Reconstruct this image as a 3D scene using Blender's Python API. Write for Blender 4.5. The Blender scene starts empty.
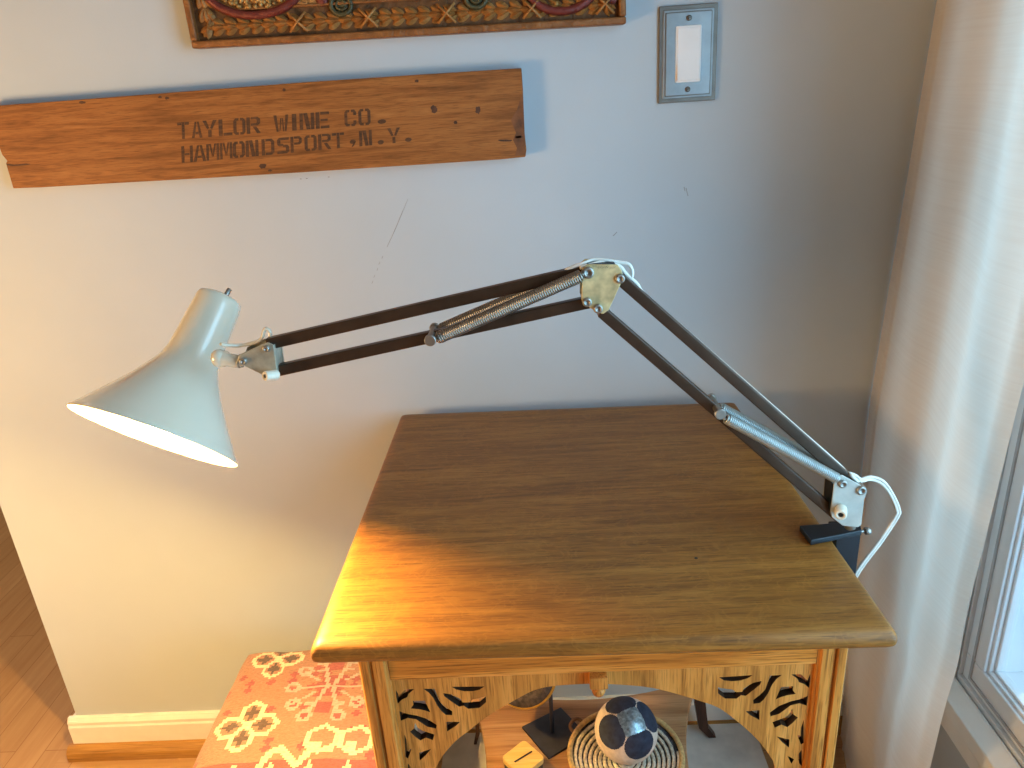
WIN_E, SUN_E, LAMP_E, SKY_E, WARM_FILL_E = 20, 1.2, 3400, 1.7, 45
import bpy, bmesh, math, random
from mathutils import Vector, Matrix
from mathutils.geometry import delaunay_2d_cdt
random.seed(7)
C = bpy.context.scene.collection
S = bpy.context.scene
PI = math.pi

# ------------------------------------------------------------------ camera
F = 752.0
CAM = Vector((0.0, -1.05, 1.13))
MR = Matrix(((0.99792111, -0.05325598, -0.03629404),
             (0.01396073, -0.37115274, 0.92846688),
             (-0.06291705, -0.92704339, -0.36963766)))     # camera (right, down, forward) -> world

def ray(px, py): return MR @ Vector((px - 512, py - 384, F))
def at_y(px, py, y):
    r = ray(px, py); return CAM + r * ((y - CAM.y) / r.y)
def at_z(px, py, z):
    r = ray(px, py); return CAM + r * ((z - CAM.z) / r.z)

cam = bpy.data.cameras.new('camera'); co = bpy.data.objects.new('camera', cam); C.objects.link(co)
cam.sensor_width = 36; cam.lens = F / 1024 * 36; cam.clip_start = 0.02
R3 = Matrix((( MR[0][0], -MR[0][1], -MR[0][2]), (MR[1][0], -MR[1][1], -MR[1][2]), (MR[2][0], -MR[2][1], -MR[2][2])))
co.matrix_world = Matrix.Translation(CAM) @ R3.to_4x4()
S.camera = co

# ------------------------------------------------------------------ materials
def lin(c):
    return tuple(((v / 255) / 12.92 if v / 255 <= 0.04045 else ((v / 255 + 0.055) / 1.055) ** 2.4) for v in c) + (1,)

class NT:
    def __init__(s, name):
        s.m = bpy.data.materials.new(name); s.m.use_nodes = True
        s.t = s.m.node_tree; s.b = s.t.nodes['Principled BSDF']; s.o = s.t.nodes['Material Output']
    def n(s, typ, **k):
        nd = s.t.nodes.new(typ)
        for a, v in k.items():
            if a.startswith('i_'):
                key = a[2:]
                nd.inputs[int(key) if key.isdigit() else key.replace('_', ' ')].default_value = v
            else: setattr(nd, a, v)
        return nd
    def l(s, a, b): s.t.links.new(a, b)
    def coords(s, scale=(1, 1, 1), loc=(0, 0, 0), rot=(0, 0, 0)):
        tc = s.n('ShaderNodeTexCoord'); mp = s.n('ShaderNodeMapping')
        mp.inputs['Scale'].default_value = scale; mp.inputs['Location'].default_value = loc; mp.inputs['Rotation'].default_value = rot
        s.l(tc.outputs['Object'], mp.inputs['Vector']); return mp.outputs['Vector']
    def noise(s, vec, scale=5, detail=4, rough=.55, dist=0):
        nd = s.n('ShaderNodeTexNoise'); nd.inputs['Scale'].default_value = scale; nd.inputs['Detail'].default_value = detail
        nd.inputs['Roughness'].default_value = rough; nd.inputs['Distortion'].default_value = dist
        s.l(vec, nd.inputs['Vector']); return nd.outputs['Fac']
    def ramp(s, fac, stops):
        r = s.n('ShaderNodeValToRGB'); e = r.color_ramp.elements
        while len(e) < len(stops): e.new(.5)
        for el, (p, c) in zip(e, stops): el.position = p; el.color = c if len(c) == 4 else lin(c)
        s.l(fac, r.inputs['Fac']); return r.outputs['Color']
    def mix(s, fac, a, b, mode='MIX'):
        m = s.n('ShaderNodeMix', data_type='RGBA', blend_type=mode)
        if isinstance(fac, (int, float)): m.inputs[0].default_value = fac
        else: s.l(fac, m.inputs[0])
        for i, v in ((6, a), (7, b)):
            if isinstance(v, tuple): m.inputs[i].default_value = v
            else: s.l(v, m.inputs[i])
        return m.outputs[2]
    def bump(s, fac, strength=.2, dist=.001):
        b = s.n('ShaderNodeBump'); b.inputs['Strength'].default_value = strength; b.inputs['Distance'].default_value = dist
        s.l(fac, b.inputs['Height']); s.l(b.outputs['Normal'], s.b.inputs['Normal'])
    def base(s, c):
        if isinstance(c, tuple): s.b.inputs['Base Color'].default_value = c
        else: s.l(c, s.b.inputs['Base Color'])

def simple(name, rgb, rough=.5, metal=0, var=.06, nscale=40, coat=0, bump=0):
    t = NT(name); c = lin(rgb)
    f = t.noise(t.coords(), nscale, 3)
    d = tuple(v * (1 - var * 2) for v in c[:3]) + (1,); u = tuple(min(1, v * (1 + var * 2)) for v in c[:3]) + (1,)
    t.base(t.ramp(f, [(.3, d), (.7, u)]))
    t.b.inputs['Roughness'].default_value = rough; t.b.inputs['Metallic'].default_value = metal
    t.b.inputs['Coat Weight'].default_value = coat; t.b.inputs['Coat Roughness'].default_value = .12
    if bump: t.bump(f, bump)
    return t.m

def wood(name, dark, mid, light, axis='x', freq=1.0, rough=.38, pore=.55, coat=.25, flecks=False):
    t = NT(name)
    k = {'x': (1, 14, 14), 'y': (14, 1, 14), 'z': (14, 14, 1)}[axis]
    kp = {'x': (1, 26, 26), 'y': (26, 1, 26), 'z': (26, 26, 1)}[axis]
    big = t.noise(t.coords(tuple(v * freq for v in k)), 3.2, 5, .6, .8)
    col = t.ramp(big, [(.28, dark), (.5, mid), (.74, light)])
    fine = t.noise(t.coords(tuple(v * freq for v in kp), (3.1, 1.7, .4)), 16, 3, .6, .2)
    p = t.ramp(fine, [(.34, (1, 1, 1, 1)), (.5, (0, 0, 0, 1))])
    pm = t.n('ShaderNodeMath', operation='MULTIPLY'); t.l(p, pm.inputs[0]); pm.inputs[1].default_value = pore
    col = t.mix(pm.outputs[0], col, tuple(v * .42 for v in lin(dark)[:3]) + (1,))
    if flecks:
        v = t.coords({'x': (6, 11, 11), 'y': (11, 6, 11), 'z': (11, 11, 6)}[axis], (0, 2, 0))
        fl = t.noise(v, 3.4, 2, .5, 3.5)
        fm = t.ramp(fl, [(.50, (0, 0, 0, 1)), (.56, (.16, .16, .16, 1)), (.62, (0, 0, 0, 1))])
        col = t.mix(fm, col, lin(tuple(min(255, c * 1.18) for c in light)))
        blot = t.noise(t.coords((2.2, 5, 5)), 2.2, 3, .5)
        col = t.mix(t.ramp(blot, [(.35, (.0, .0, .0, 1)), (.7, (.45, .45, .45, 1))]), col, lin(dark))
    t.base(col)
    t.b.inputs['Roughness'].default_value = rough; t.b.inputs['Specular IOR Level'].default_value = .28
    t.b.inputs['Coat Weight'].default_value = coat; t.b.inputs['Coat Roughness'].default_value = .25
    t.bump(fine, .25, .0006)
    return t.m

def emit(name, rgb, strength):
    t = NT(name); e = t.n('ShaderNodeEmission'); e.inputs['Color'].default_value = rgb; e.inputs['Strength'].default_value = strength
    t.l(e.outputs[0], t.o.inputs['Surface']); return t.m

M = {}
M['oak_top'] = wood('oak_top', (116, 74, 30), (150, 98, 40), (176, 121, 54), 'x', 1.75, .45, .6, .08, True)
M['oak_x'] = wood('oak_rail', (156, 88, 30), (210, 134, 54), (234, 164, 82), 'x', 1.2, .45, .7, .15)
M['oak_z'] = wood('oak_upright', (150, 88, 34), (204, 134, 58), (226, 160, 84), 'z', 1.2, .45, .7, .15)
M['oak_fret'] = wood('oak_fretwork', (152, 94, 38), (206, 140, 64), (228, 166, 88), 'z', 1.5, .5, .6, .1)
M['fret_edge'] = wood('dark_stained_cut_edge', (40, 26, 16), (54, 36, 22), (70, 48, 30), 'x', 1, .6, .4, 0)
M['shelf'] = wood('shelf_wood', (150, 104, 64), (184, 136, 92), (204, 160, 116), 'x', .8, .42, .35, .2)
M['leg_dark'] = wood('dark_leg_wood', (64, 38, 26), (86, 54, 38), (108, 70, 50), 'z', 1, .45, .4, .1)
M['crate'] = wood('crate_board_wood', (110, 66, 30), (150, 94, 46), (170, 112, 60), 'x', 2.8, .6, .5, 0)
M['bamboo'] = wood('bamboo_lid', (206, 160, 84), (224, 182, 104), (234, 198, 126), 'x', 2, .4, .2, .1)
M['shoe'] = wood('oak_shoe_moulding', (134, 92, 40), (170, 124, 62), (186, 140, 76), 'x', 1, .4, .4, .2)

def plank_floor(name, along):
    t = NT(name)
    rot = (0, 0, 0) if along == 'x' else (0, 0, PI / 2)
    v = t.coords((1, 1, 1), (0, 0, 0), rot)
    b = t.n('ShaderNodeTexBrick'); t.l(v, b.inputs['Vector'])
    b.inputs['Scale'].default_value = 1; b.inputs['Brick Width'].default_value = .9; b.inputs['Row Height'].default_value = .057
    b.inputs['Mortar Size'].default_value = .0009; b.inputs['Color1'].default_value = lin((178, 140, 94)); b.inputs['Color2'].default_value = lin((188, 150, 104))
    b.inputs['Mortar'].default_value = lin((146, 104, 62)); b.offset = .37
    g = t.noise(t.coords((1.5, 22, 22) if along == 'x' else (22, 1.5, 22)), 4, 5, .6, .6)
    col = t.mix(t.ramp(g, [(.3, (.0, .0, .0, 1)), (.75, (.55, .55, .55, 1))]), b.outputs['Color'], lin((150, 100, 54)))
    t.base(col); t.b.inputs['Roughness'].default_value = .35; t.b.inputs['Coat Weight'].default_value = .2
    t.bump(g, .1, .0005)
    return t.m
M['floor_x'] = plank_floor('oak_floor_boards', 'x')
M['floor_y'] = plank_floor('oak_hall_boards', 'y')

def wall_mat():
    t = NT('wall_paint')
    f = t.noise(t.coords(), 6, 3); g = t.noise(t.coords(), 320, 3, .6)
    t.base(t.ramp(f, [(.3, (184, 194, 202)), (.7, (188, 198, 206))]))
    t.b.inputs['Roughness'].default_value = .62
    t.bump(g, .12, .0008)
    return t.m
M['wall'] = wall_mat()
M['far_wall'] = simple('tan_wall_paint', (150, 134, 112), .8, 0, .02, 12)
M['trim'] = simple('white_trim_paint', (232, 229, 222), .38, 0, .02, 30)
M['vinyl'] = simple('white_window_vinyl', (226, 230, 234), .35, 0, .01, 30)
M['ceiling'] = simple('ceiling_paint', (190, 182, 170), .8, 0, .02, 12)
M['putty'] = simple('putty_grey_enamel', (224, 216, 194), .22, 0, .015, 12, .7)
M['shade_white'] = simple('white_reflector_enamel', (240, 236, 226), .45, 0, .01, 12)
M['bar'] = simple('dark_brown_metal', (70, 54, 42), .38, .55, .08, 60, .15)
M['spring'] = simple('spring_steel', (150, 142, 132), .34, .85, .08, 90)
M['sleeve'] = simple('silver_blue_sleeve', (168, 176, 174), .35, .5, .05, 60)
M['brass'] = simple('brassy_plated_metal', (206, 188, 140), .45, .45, .16, 70)
M['plate_w'] = simple('pale_plated_metal', (186, 186, 178), .42, .4, .06, 70)
M['plate_g'] = simple('grey_plated_metal', (170, 166, 148), .42, .35, .12, 80)
M['nickel'] = simple('bright_screw_metal', (158, 156, 150), .42, .9, .05, 80)
M['recess'] = simple('dark_screw_slot', (48, 42, 38), .5, .3, .1, 60)
M['navy'] = simple('dark_navy_enamel', (12, 24, 34), .45, .0, .1, 50)
M['knob'] = simple('ivory_knob_plastic', (232, 224, 204), .4, 0, .03, 60)
M['cord'] = simple('white_cord_vinyl', (234, 230, 220), .4, 0, .03, 90)
M['bulb'] = emit('lit_bulb_glass', (1.0, .62, .19, 1), LAMP_E)
M['ink'] = None
M['iron'] = simple('black_iron', (58, 56, 62), .5, .3, .1, 60)
M['disc'] = simple('dark_carved_stone', (70, 58, 50), .55, .1, .3, 160, 0, .6)
M['gold'] = simple('gold_rim', (206, 158, 70), .35, .7, .08, 80)
M['plate_steel'] = simple('brushed_nickel_plate', (150, 154, 156), .34, .7, .04, 60)
M['plate_edge'] = simple('dark_nickel_edge', (118, 110, 102), .36, .75, .05, 60)
M['rocker'] = simple('white_rocker_plastic', (240, 238, 238), .3, 0, .01, 30, .2)
M['dark'] = simple('black_box_body', (36, 36, 40), .5, 0, .1, 40)
M['coil'] = simple('cream_coil_fibre', (222, 208, 184), .8, 0, .14, 260, 0, .4)
M['coil_dark'] = simple('dark_coil_stitching', (84, 84, 90), .85, 0, .3, 300, 0, .4)
M['rush'] = simple('golden_rush_rim', (206, 170, 110), .75, 0, .14, 220, 0, .3)
M['twig'] = simple('brown_twig', (120, 84, 56), .8, 0, .15, 120)
M['ball_navy'] = simple('navy_suede', (48, 54, 72), .85, 0, .16, 120, 0, .3)
M['ball_white'] = simple('cream_suede', (226, 208, 190), .75, 0, .08, 100, 0, .2)
M['ball_silver'] = simple('silver_foil_leather', (150, 172, 182), .28, .55, .3, 180, .2)
M['mat_cream'] = simple('pale_floor_mat', (200, 194, 184), .9, 0, .06, 30, 0, .2)
M['ground'] = simple('pale_outdoor_paving', (116, 162, 178), .9, 0, .02, 3)
M['smudge'] = simple('dark_wall_scuff', (146, 146, 146), .8, 0, .1, 90)

def ink_mat():
    t = NT('faded_black_stencil_ink')
    f = t.noise(t.coords((60, 200, 260)), 1.6, 4, .65); g = t.noise(t.coords(), 30, 2)
    t.base(t.mix(g, t.ramp(f, [(.36, (60, 38, 20)), (.62, (112, 70, 36))]), lin((66, 42, 24))))
    t.b.inputs['Roughness'].default_value = .75; return t.m
M['ink'] = ink_mat()
M['knot'] = simple('dark_wood_stain', (74, 44, 26), .7, 0, .2, 80)
M['knot_soft'] = simple('brown_wood_stain', (112, 68, 36), .7, 0, .25, 60)

def kil(name, rgb, var=.14):
    t = NT(name); c = lin(rgb)
    f = t.noise(t.coords((1, 2.4, 1)), 190, 3, .7); g = t.noise(t.coords(), 18, 3)
    a = t.ramp(f, [(.28, tuple(v * (1 - var * 2.4) for v in c[:3]) + (1,)), (.5, c), (.75, tuple(min(1, v * (1 + var * 2)) for v in c[:3]) + (1,))])
    t.base(t.mix(t.ramp(g, [(.4, (0, 0, 0, 1)), (.75, (.3, .3, .3, 1))]), a, tuple(v * .8 for v in c[:3]) + (1,)))
    t.b.inputs['Roughness'].default_value = .95; t.b.inputs['Sheen Weight'].default_value = .15
    t.bump(f, .8, .0015); return t.m
KIL = [kil('rust_wool', (156, 112, 94)), kil('cream_wool', (204, 192, 164)), kil('brown_wool', (88, 72, 64)), kil('coral_red_wool', (150, 78, 76)), kil('stone_grey_wool', (166, 152, 142))]

def carved(name, a, b, c, rough=.42):
    t = NT(name)
    f = t.noise(t.coords(), 60, 5, .65, 1.2); g = t.noise(t.coords((40, 40, 60)), 4, 4)
    t.base(t.mix(g, t.ramp(f, [(.32, a), (.52, b), (.72, c)]), lin(b)))
    t.b.inputs['Roughness'].default_value = rough; t.b.inputs['Metallic'].default_value = .25
    t.bump(f, .9, .003); return t.m
M['cv_brown'] = carved('gilded_carved_brown', (84, 52, 26), (154, 104, 54), (206, 156, 92))
M['cv_leaf'] = carved('carved_leaf_gilt', (108, 68, 32), (172, 118, 62), (218, 168, 102))
M['cv_frame'] = carved('carved_frame_edge', (96, 58, 28), (138, 88, 44), (176, 120, 64))
M['cv_red'] = carved('oxblood_lacquer', (84, 32, 28), (112, 46, 38), (134, 64, 50))
M['cv_green'] = carved('dull_green_lacquer', (48, 46, 30), (76, 70, 44), (110, 96, 60))
M['cv_gold'] = carved('hammered_gold', (110, 74, 34), (176, 132, 72), (224, 184, 120), .3)
M['cv_dark'] = carved('dark_carved_recess', (60, 38, 20), (104, 68, 34), (146, 100, 54), .6)

def fabric():
    t = NT('ivory_curtain_linen')
    v = t.coords((1, 260, 260)); w = t.noise(v, 1, 2, .5); h = t.noise(t.coords((1, 8, 420)), 1, 2, .5); g = t.noise(t.coords(), 5, 2)
    col = t.mix(.35, t.ramp(g, [(.3, (240, 228, 214)), (.7, (246, 236, 224))]), t.ramp(h, [(.3, (234, 220, 206)), (.65, (244, 234, 222))]))
    d = t.n('ShaderNodeBsdfDiffuse'); tr = t.n('ShaderNodeBsdfTranslucent'); mx = t.n('ShaderNodeMixShader'); mx.inputs[0].default_value = .52
    t.l(col, d.inputs['Color']); t.l(col, tr.inputs['Color'])
    b = t.n('ShaderNodeBump'); b.inputs['Strength'].default_value = .15; b.inputs['Distance'].default_value = .0006
    t.l(w, b.inputs['Height']); t.l(b.outputs[0], d.inputs['Normal'])
    t.l(d.outputs[0], mx.inputs[1]); t.l(tr.outputs[0], mx.inputs[2]); t.l(mx.outputs[0], t.o.inputs['Surface'])
    return t.m
M['curtain'] = fabric()

def glass():
    t = NT('window_glass')
    tr = t.n('ShaderNodeBsdfTransparent'); tr.inputs['Color'].default_value = (.93, .97, .98, 1)
    gl = t.n('ShaderNodeBsdfGlossy'); gl.inputs['Roughness'].default_value = .03
    mx = t.n('ShaderNodeMixShader'); mx.inputs[0].default_value = .05; t.l(tr.outputs[0], mx.inputs[1]); t.l(gl.outputs[0], mx.inputs[2])
    t.l(mx.outputs[0], t.o.inputs['Surface']); return t.m
M['glass'] = glass()

# ------------------------------------------------------------------ mesh helpers
def thing(name, label, cat, loc=(0, 0, 0), group=None):
    o = bpy.data.objects.new(name, None); C.objects.link(o); o.location = loc; o.empty_display_size = .02
    o['label'] = label; o['category'] = cat
    if group: o['group'] = group
    return o

def obj(name, bm, mats, parent=None, smooth=False, bevel=0, seg=2, label=None):
    bmesh.ops.recalc_face_normals(bm, faces=bm.faces)
    me = bpy.data.meshes.new(name); bm.to_mesh(me); bm.free()
    if smooth:
        for p in me.polygons: p.use_smooth = True
    for m in (mats if isinstance(mats, (list, tuple)) else [mats]): me.materials.append(m)
    o = bpy.data.objects.new(name, me); C.objects.link(o)
    if parent is not None:
        o.parent = parent
        o.location = -parent.location if parent.type == 'EMPTY' else Vector((0, 0, 0))   # geometry is in world units
    if bevel:
        b = o.modifiers.new('bevel', 'BEVEL'); b.width = bevel; b.segments = seg; b.limit_method = 'ANGLE'; b.angle_limit = math.radians(40)
        for p in me.polygons: p.use_smooth = True
        w = o.modifiers.new('wn', 'WEIGHTED_NORMAL'); w.keep_sharp = True
    if label: o['label'] = label
    return o

def struct(name, bm, mats, **k):
    o = obj(name, bm, mats, **k); o['kind'] = 'structure'; return o

def B(): return bmesh.new()

def box(bm, lo, hi, mi=0):
    v = [bm.verts.new((x, y, z)) for x in (lo[0], hi[0]) for y in (lo[1], hi[1]) for z in (lo[2], hi[2])]
    for q in ((0, 1, 3, 2), (4, 6, 7, 5), (0, 4, 5, 1), (2, 3, 7, 6), (0, 2, 6, 4), (1, 5, 7, 3)):
        bm.faces.new([v[i] for i in q]).material_index = mi
    return bm

def prism(bm, pts, off, mi=0):
    off = Vector(off); a = [bm.verts.new(p) for p in pts]; b = [bm.verts.new(Vector(p) + off) for p in pts]; n = len(a)
    bm.faces.new(a).material_index = mi; bm.faces.new(b[::-1]).material_index = mi
    for i in range(n):
        bm.faces.new((a[i], b[i], b[(i + 1) % n], a[(i + 1) % n])).material_index = mi
    return bm

def beam(bm, p, q, w, t, n=(0, 1, 0), mi=0):
    p, q, n = Vector(p), Vector(q), Vector(n); d = (q - p).normalized(); s = d.cross(n).normalized() * w / 2; u = s.cross(d).normalized() * t / 2
    return prism(bm, [p + s + u, p - s + u, p - s - u, p + s - u], q - p, mi)

def frame_of(d):
    d = Vector(d).normalized(); a = Vector((0, 0, 1)) if abs(d.z) < .9 else Vector((1, 0, 0))
    x = d.cross(a).normalized(); return x, d.cross(x).normalized(), d

def lathe(bm, prof, origin, axis, seg=48, cap0=True, cap1=True, mi=0):
    """prof: list of (t along axis, radius[, material])"""
    x, y, d = frame_of(axis); origin = Vector(origin); rings = []
    for pr in prof:
        rings.append([bm.verts.new(origin + d * pr[0] + (x * math.cos(a) + y * math.sin(a)) * max(pr[1], 1e-5)) for a in [2 * PI * i / seg for i in range(seg)]])
    for k in range(len(rings) - 1):
        m = prof[k][2] if len(prof[k]) > 2 else mi
        for i in range(seg):
            bm.faces.new((rings[k][i], rings[k][(i + 1) % seg], rings[k + 1][(i + 1) % seg], rings[k + 1][i])).material_index = m
    if cap0: bm.faces.new(rings[0][::-1]).material_index = mi
    if cap1: bm.faces.new(rings[-1]).material_index = mi
    return bm

def cyl(bm, p, q, r, seg=20, mi=0):
    p, q = Vector(p), Vector(q); L = (q - p).length; c = min(r, L) * .15
    return lathe(bm, [(0, r - c), (c, r), (L - c, r), (L, r - c)], p, q - p, seg, mi=mi)

def tube(bm, pts, r, seg=10, closed=False, mi=0, flat=None):
    pts = [Vector(p) for p in pts]; n = len(pts); rings = []
    t0 = (pts[1] - pts[0]).normalized(); x, y, _ = frame_of(t0)
    for i, p in enumerate(pts):
        t = (pts[(i + 1) % n] - pts[i - 1]) if closed else (pts[min(i + 1, n - 1)] - pts[max(i - 1, 0)])
        t.normalize(); x = (x - t * x.dot(t)).normalized(); y = t.cross(x)
        rr = r[i] if isinstance(r, (list, tuple)) else r
        rings.append([bm.verts.new(p + (x * math.cos(a) + y * math.sin(a) * (flat or 1)) * rr) for a in [2 * PI * k / seg for k in range(seg)]])
    m = n if closed else n - 1
    for i in range(m):
        a, b = rings[i], rings[(i + 1) % n]
        for k in range(seg): bm.faces.new((a[k], a[(k + 1) % seg], b[(k + 1) % seg], b[k])).material_index = mi
    if not closed:
        bm.faces.new(rings[0][::-1]).material_index = mi; bm.faces.new(rings[-1]).material_index = mi
    return bm

def smooth_path(pts, n=8):
    pts = [Vector(p) for p in pts]; out = []
    for i in range(len(pts) - 1):
        p0, p1, p2, p3 = pts[max(i - 1, 0)], pts[i], pts[i + 1], pts[min(i + 2, len(pts) - 1)]
        for k in range(n):
            t = k / n
            out.append(.5 * ((2 * p1) + (p2 - p0) * t + (2 * p0 - 5 * p1 + 4 * p2 - p3) * t * t + (3 * p1 - p0 - 3 * p2 + p3) * t ** 3))
    return out + [pts[-1]]

def ball(bm, c, r, sub=3, sc=(1, 1, 1), mi=0):
    res = bmesh.ops.create_icosphere(bm, subdivisions=sub, radius=1)
    for v in res['verts']: v.co = Vector(c) + Vector((v.co.x * r * sc[0], v.co.y * r * sc[1], v.co.z * r * sc[2]))
    for f in {f for v in res['verts'] for f in v.link_faces}: f.material_index = mi
    return bm

def rrect(cx, cy, hx, hy, r, n=5):
    out = []
    for sx, sy, a0 in ((1, 1, 0), (-1, 1, 90), (-1, -1, 180), (1, -1, 270)):
        for k in range(n + 1):
            a = math.radians(a0 + 90 * k / n); out.append((cx + sx * (hx - r) + r * math.cos(a), cy + sy * (hy - r) + r * math.sin(a)))
    return out

def curve_plate(outer, holes, y0, depth):
    """board in the x-z plane with a free outline and through holes"""
    vs, es, loops = [], [], [outer] + holes
    for L in loops:
        k = len(vs); vs += [Vector((x, z)) for x, z in L]; es += [(k + i, k + (i + 1) % len(L)) for i in range(len(L))]
    ov, oe, of, *_ = delaunay_2d_cdt(vs, es, [], 0, 1e-7)
    def inside(p, L):
        c = False
        for i in range(len(L)):
            (xa, za), (xb, zb) = L[i], L[i - 1]
            if (za > p.y) != (zb > p.y) and p.x < (xb - xa) * (p.y - za) / (zb - za) + xa: c = not c
        return c
    boxes = [((min(p[0] for p in h) + max(p[0] for p in h)) / 2, (min(p[1] for p in h) + max(p[1] for p in h)) / 2, (max(p[0] for p in h) - min(p[0] for p in h)) / 2 + 1e-5, (max(p[1] for p in h) - min(p[1] for p in h)) / 2 + 1e-5) for h in holes]
    bm = B(); A = [bm.verts.new((v.x, y0, v.y)) for v in ov]; Z = [bm.verts.new((v.x, y0 + depth, v.y)) for v in ov]; cnt = {}
    for f in of:
        c = sum((ov[i] for i in f), Vector((0, 0))) / len(f)
        if inside(c, outer) and not any(inside(c, h) for h in holes):
            bm.faces.new([A[i] for i in f]); bm.faces.new([Z[i] for i in f][::-1])
            for a, b_ in zip(f, list(f[1:]) + [f[0]]): cnt.setdefault((min(a, b_), max(a, b_)), []).append((a, b_))
    for k, u in cnt.items():
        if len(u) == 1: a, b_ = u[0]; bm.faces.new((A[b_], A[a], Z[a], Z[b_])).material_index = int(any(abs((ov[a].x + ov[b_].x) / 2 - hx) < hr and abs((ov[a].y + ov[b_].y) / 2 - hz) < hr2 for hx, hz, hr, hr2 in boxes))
    for v in [v for v in bm.verts if not v.link_faces]: bm.verts.remove(v)
    return bm

# ------------------------------------------------------------------ room shell
ZF = .018                                     # finished floor level
XL, XR = -.885, .56
b = box(B(), (XL, 0, 0), (XR + .16, .12, 2.45)); struct('wall_back', b, M['wall'])
# window wall, opening y -1.45..-.205, z .315..1.95
OY0, OY1, OZ0, OZ1 = -1.45, -.205, .315, 1.95
b = B()
for lo, hi in (((XR, OY1, 0), (XR + .16, 0, 2.45)), ((XR, -3.6, 0), (XR + .16, OY0, 2.45)), ((XR, OY0, 0), (XR + .16, OY1, OZ0)), ((XR, OY0, OZ1), (XR + .16, OY1, 2.45))): box(b, lo, hi)
struct('wall_right', b, M['wall'])
struct('wall_rear', box(B(), (-3.32, -3.72, 0), (XR + .16, -3.6, 2.45)), M['far_wall'])
struct('wall_left', box(B(), (-3.32, -3.72, 0), (-3.2, 3.0, 2.45)), M['far_wall'])
struct('wall_hall', box(B(), (-3.2, 2.9, 0), (XR + .16, 3.02, 2.45)), M['far_wall'])
struct('wall_hall_side', box(B(), (.4, .12, 0), (XR + .16, 2.9, 2.45)), M['wall'])
struct('ceiling', box(B(), (-3.32, -3.72, 2.45), (XR + .16, 3.02, 2.55)), M['ceiling'])
struct('floor', box(B(), (-.93, -3.6, -.05), (XR, .0, ZF)), M['floor_x'])
b = box(B(), (-3.2, -3.6, -.05), (-.93, 2.9, ZF)); box(b, (-.93, 0, -.05), (XR, 2.9, ZF)); struct('floor_hall', b, M['floor_y'])

# baseboard with a moulded top, wrapping the wall's end, and the oak shoe moulding
def base_profile(yf): return [(0, .030), (yf, .030), (yf, .083), (yf + .002, .087), (yf + .002, .093), (yf + .007, .101), (0, .101)]
b = B(); prism(b, [(XL - .013, y, z) for y, z in base_profile(-.013)], (XR - XL + .013, 0, 0))
prism(b, [(XL - .015 + (0 if z < .09 else .004), y, z) for y, z in ((-.013, .030), (.12, .030), (.12, .096), (-.010, .096))], (.016, 0, 0))
struct('baseboard_back', b, M['trim'])
b = B(); pr = [(-.012, ZF), (-.029, ZF), (-.029, ZF + .011)] + [(-.012 - .017 * math.cos(a), ZF + .011 + .017 * math.sin(a)) for a in (.4, .8, 1.2)] + [(-.012, ZF + .028)]
prism(b, [(XL - .022, y, z) for y, z in pr], (XR - XL + .022, 0, 0)); struct('trim_1', b, M['shoe'])
b = box(B(), (XR - .015, -3.6, ZF), (XR, -.04, .105)); struct('baseboard_right', b, M['trim'])

# ------------------------------------------------------------------ window on the right wall
b = B()
zc0, zc1 = .245, .322
prism(b, [(x, OY0 - .07, z) for x, z in ((XR, zc0), (XR - .014, zc0), (XR - .016, zc0 + .004), (XR - .016, zc0 + .03), (XR - .022, zc0 + .036), (XR - .022, zc0 + .06), (XR - .012, zc1 - .008), (XR - .004, zc1), (XR, zc1))], (0, OY1 - OY0 + .14 - .05, 0))
for y0, y1 in ((OY1 - .012, OY1 + .05), (OY0 - .07, OY0 + .012)): box(b, (XR - .018, y0, zc1 - .004), (XR, y1, OZ1 + .07))
box(b, (XR - .018, OY0, OZ1 - .012), (XR, OY1, OZ1 + .07))
struct('trim_2', b, M['trim'], bevel=.002)
w = bpy.data.objects.new('window_1', None); C.objects.link(w); w['kind'] = 'structure'; w.location = (XR, -.83, OZ0)
b = B(); XS = XR + .006
def ring_frame(b, y0, y1, z0, z1, wd, x0, x1):
    box(b, (x0, y0, z0), (x1, y1, z0 + wd)); box(b, (x0, y0, z1 - wd), (x1, y1, z1))
    box(b, (x0, y0, z0 + wd), (x1, y0 + wd, z1 - wd)); box(b, (x0, y1 - wd, z0 + wd), (x1, y1, z1 - wd))
ring_frame(b, OY0, OY1, OZ0, OZ1, .012, XS - .004, XR + .12)
obj('window_jamb', b, M['vinyl'], w, bevel=.001)
b = B(); ring_frame(b, OY0 + .014, OY1 - .014, OZ0 + .014, OZ1 - .014, .040, XS, XR + .030); obj('sash', b, M['vinyl'], w, bevel=.002)
b = B(); ring_frame(b, OY0 + .054, OY1 - .054, OZ0 + .054, OZ1 - .054, .005, XS + .004, XR + .028)
ring_frame(b, OY0 + .059, OY1 - .059, OZ0 + .059, OZ1 - .059, .005, XS + .009, XR + .028); obj('glazing_bead', b, M['vinyl'], w, bevel=.0015)
b = B(); ring_frame(b, OY0 + .03, OY1 - .03, OZ0 + .022, OZ1 - .022, .004, XS - .002, XS + .002); obj('sash_seal', b, simple('grey_seal', (170, 172, 176), .6), w)
obj('pane', box(B(), (XR + .021, OY0 + .060, OZ0 + .060), (XR + .024, OY1 - .060, OZ1 - .060)), M['glass'], w)
struct('ground_outside', box(B(), (XR + .16, -6, -.35), (9, 6, -.3)), M['ground'])
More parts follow.
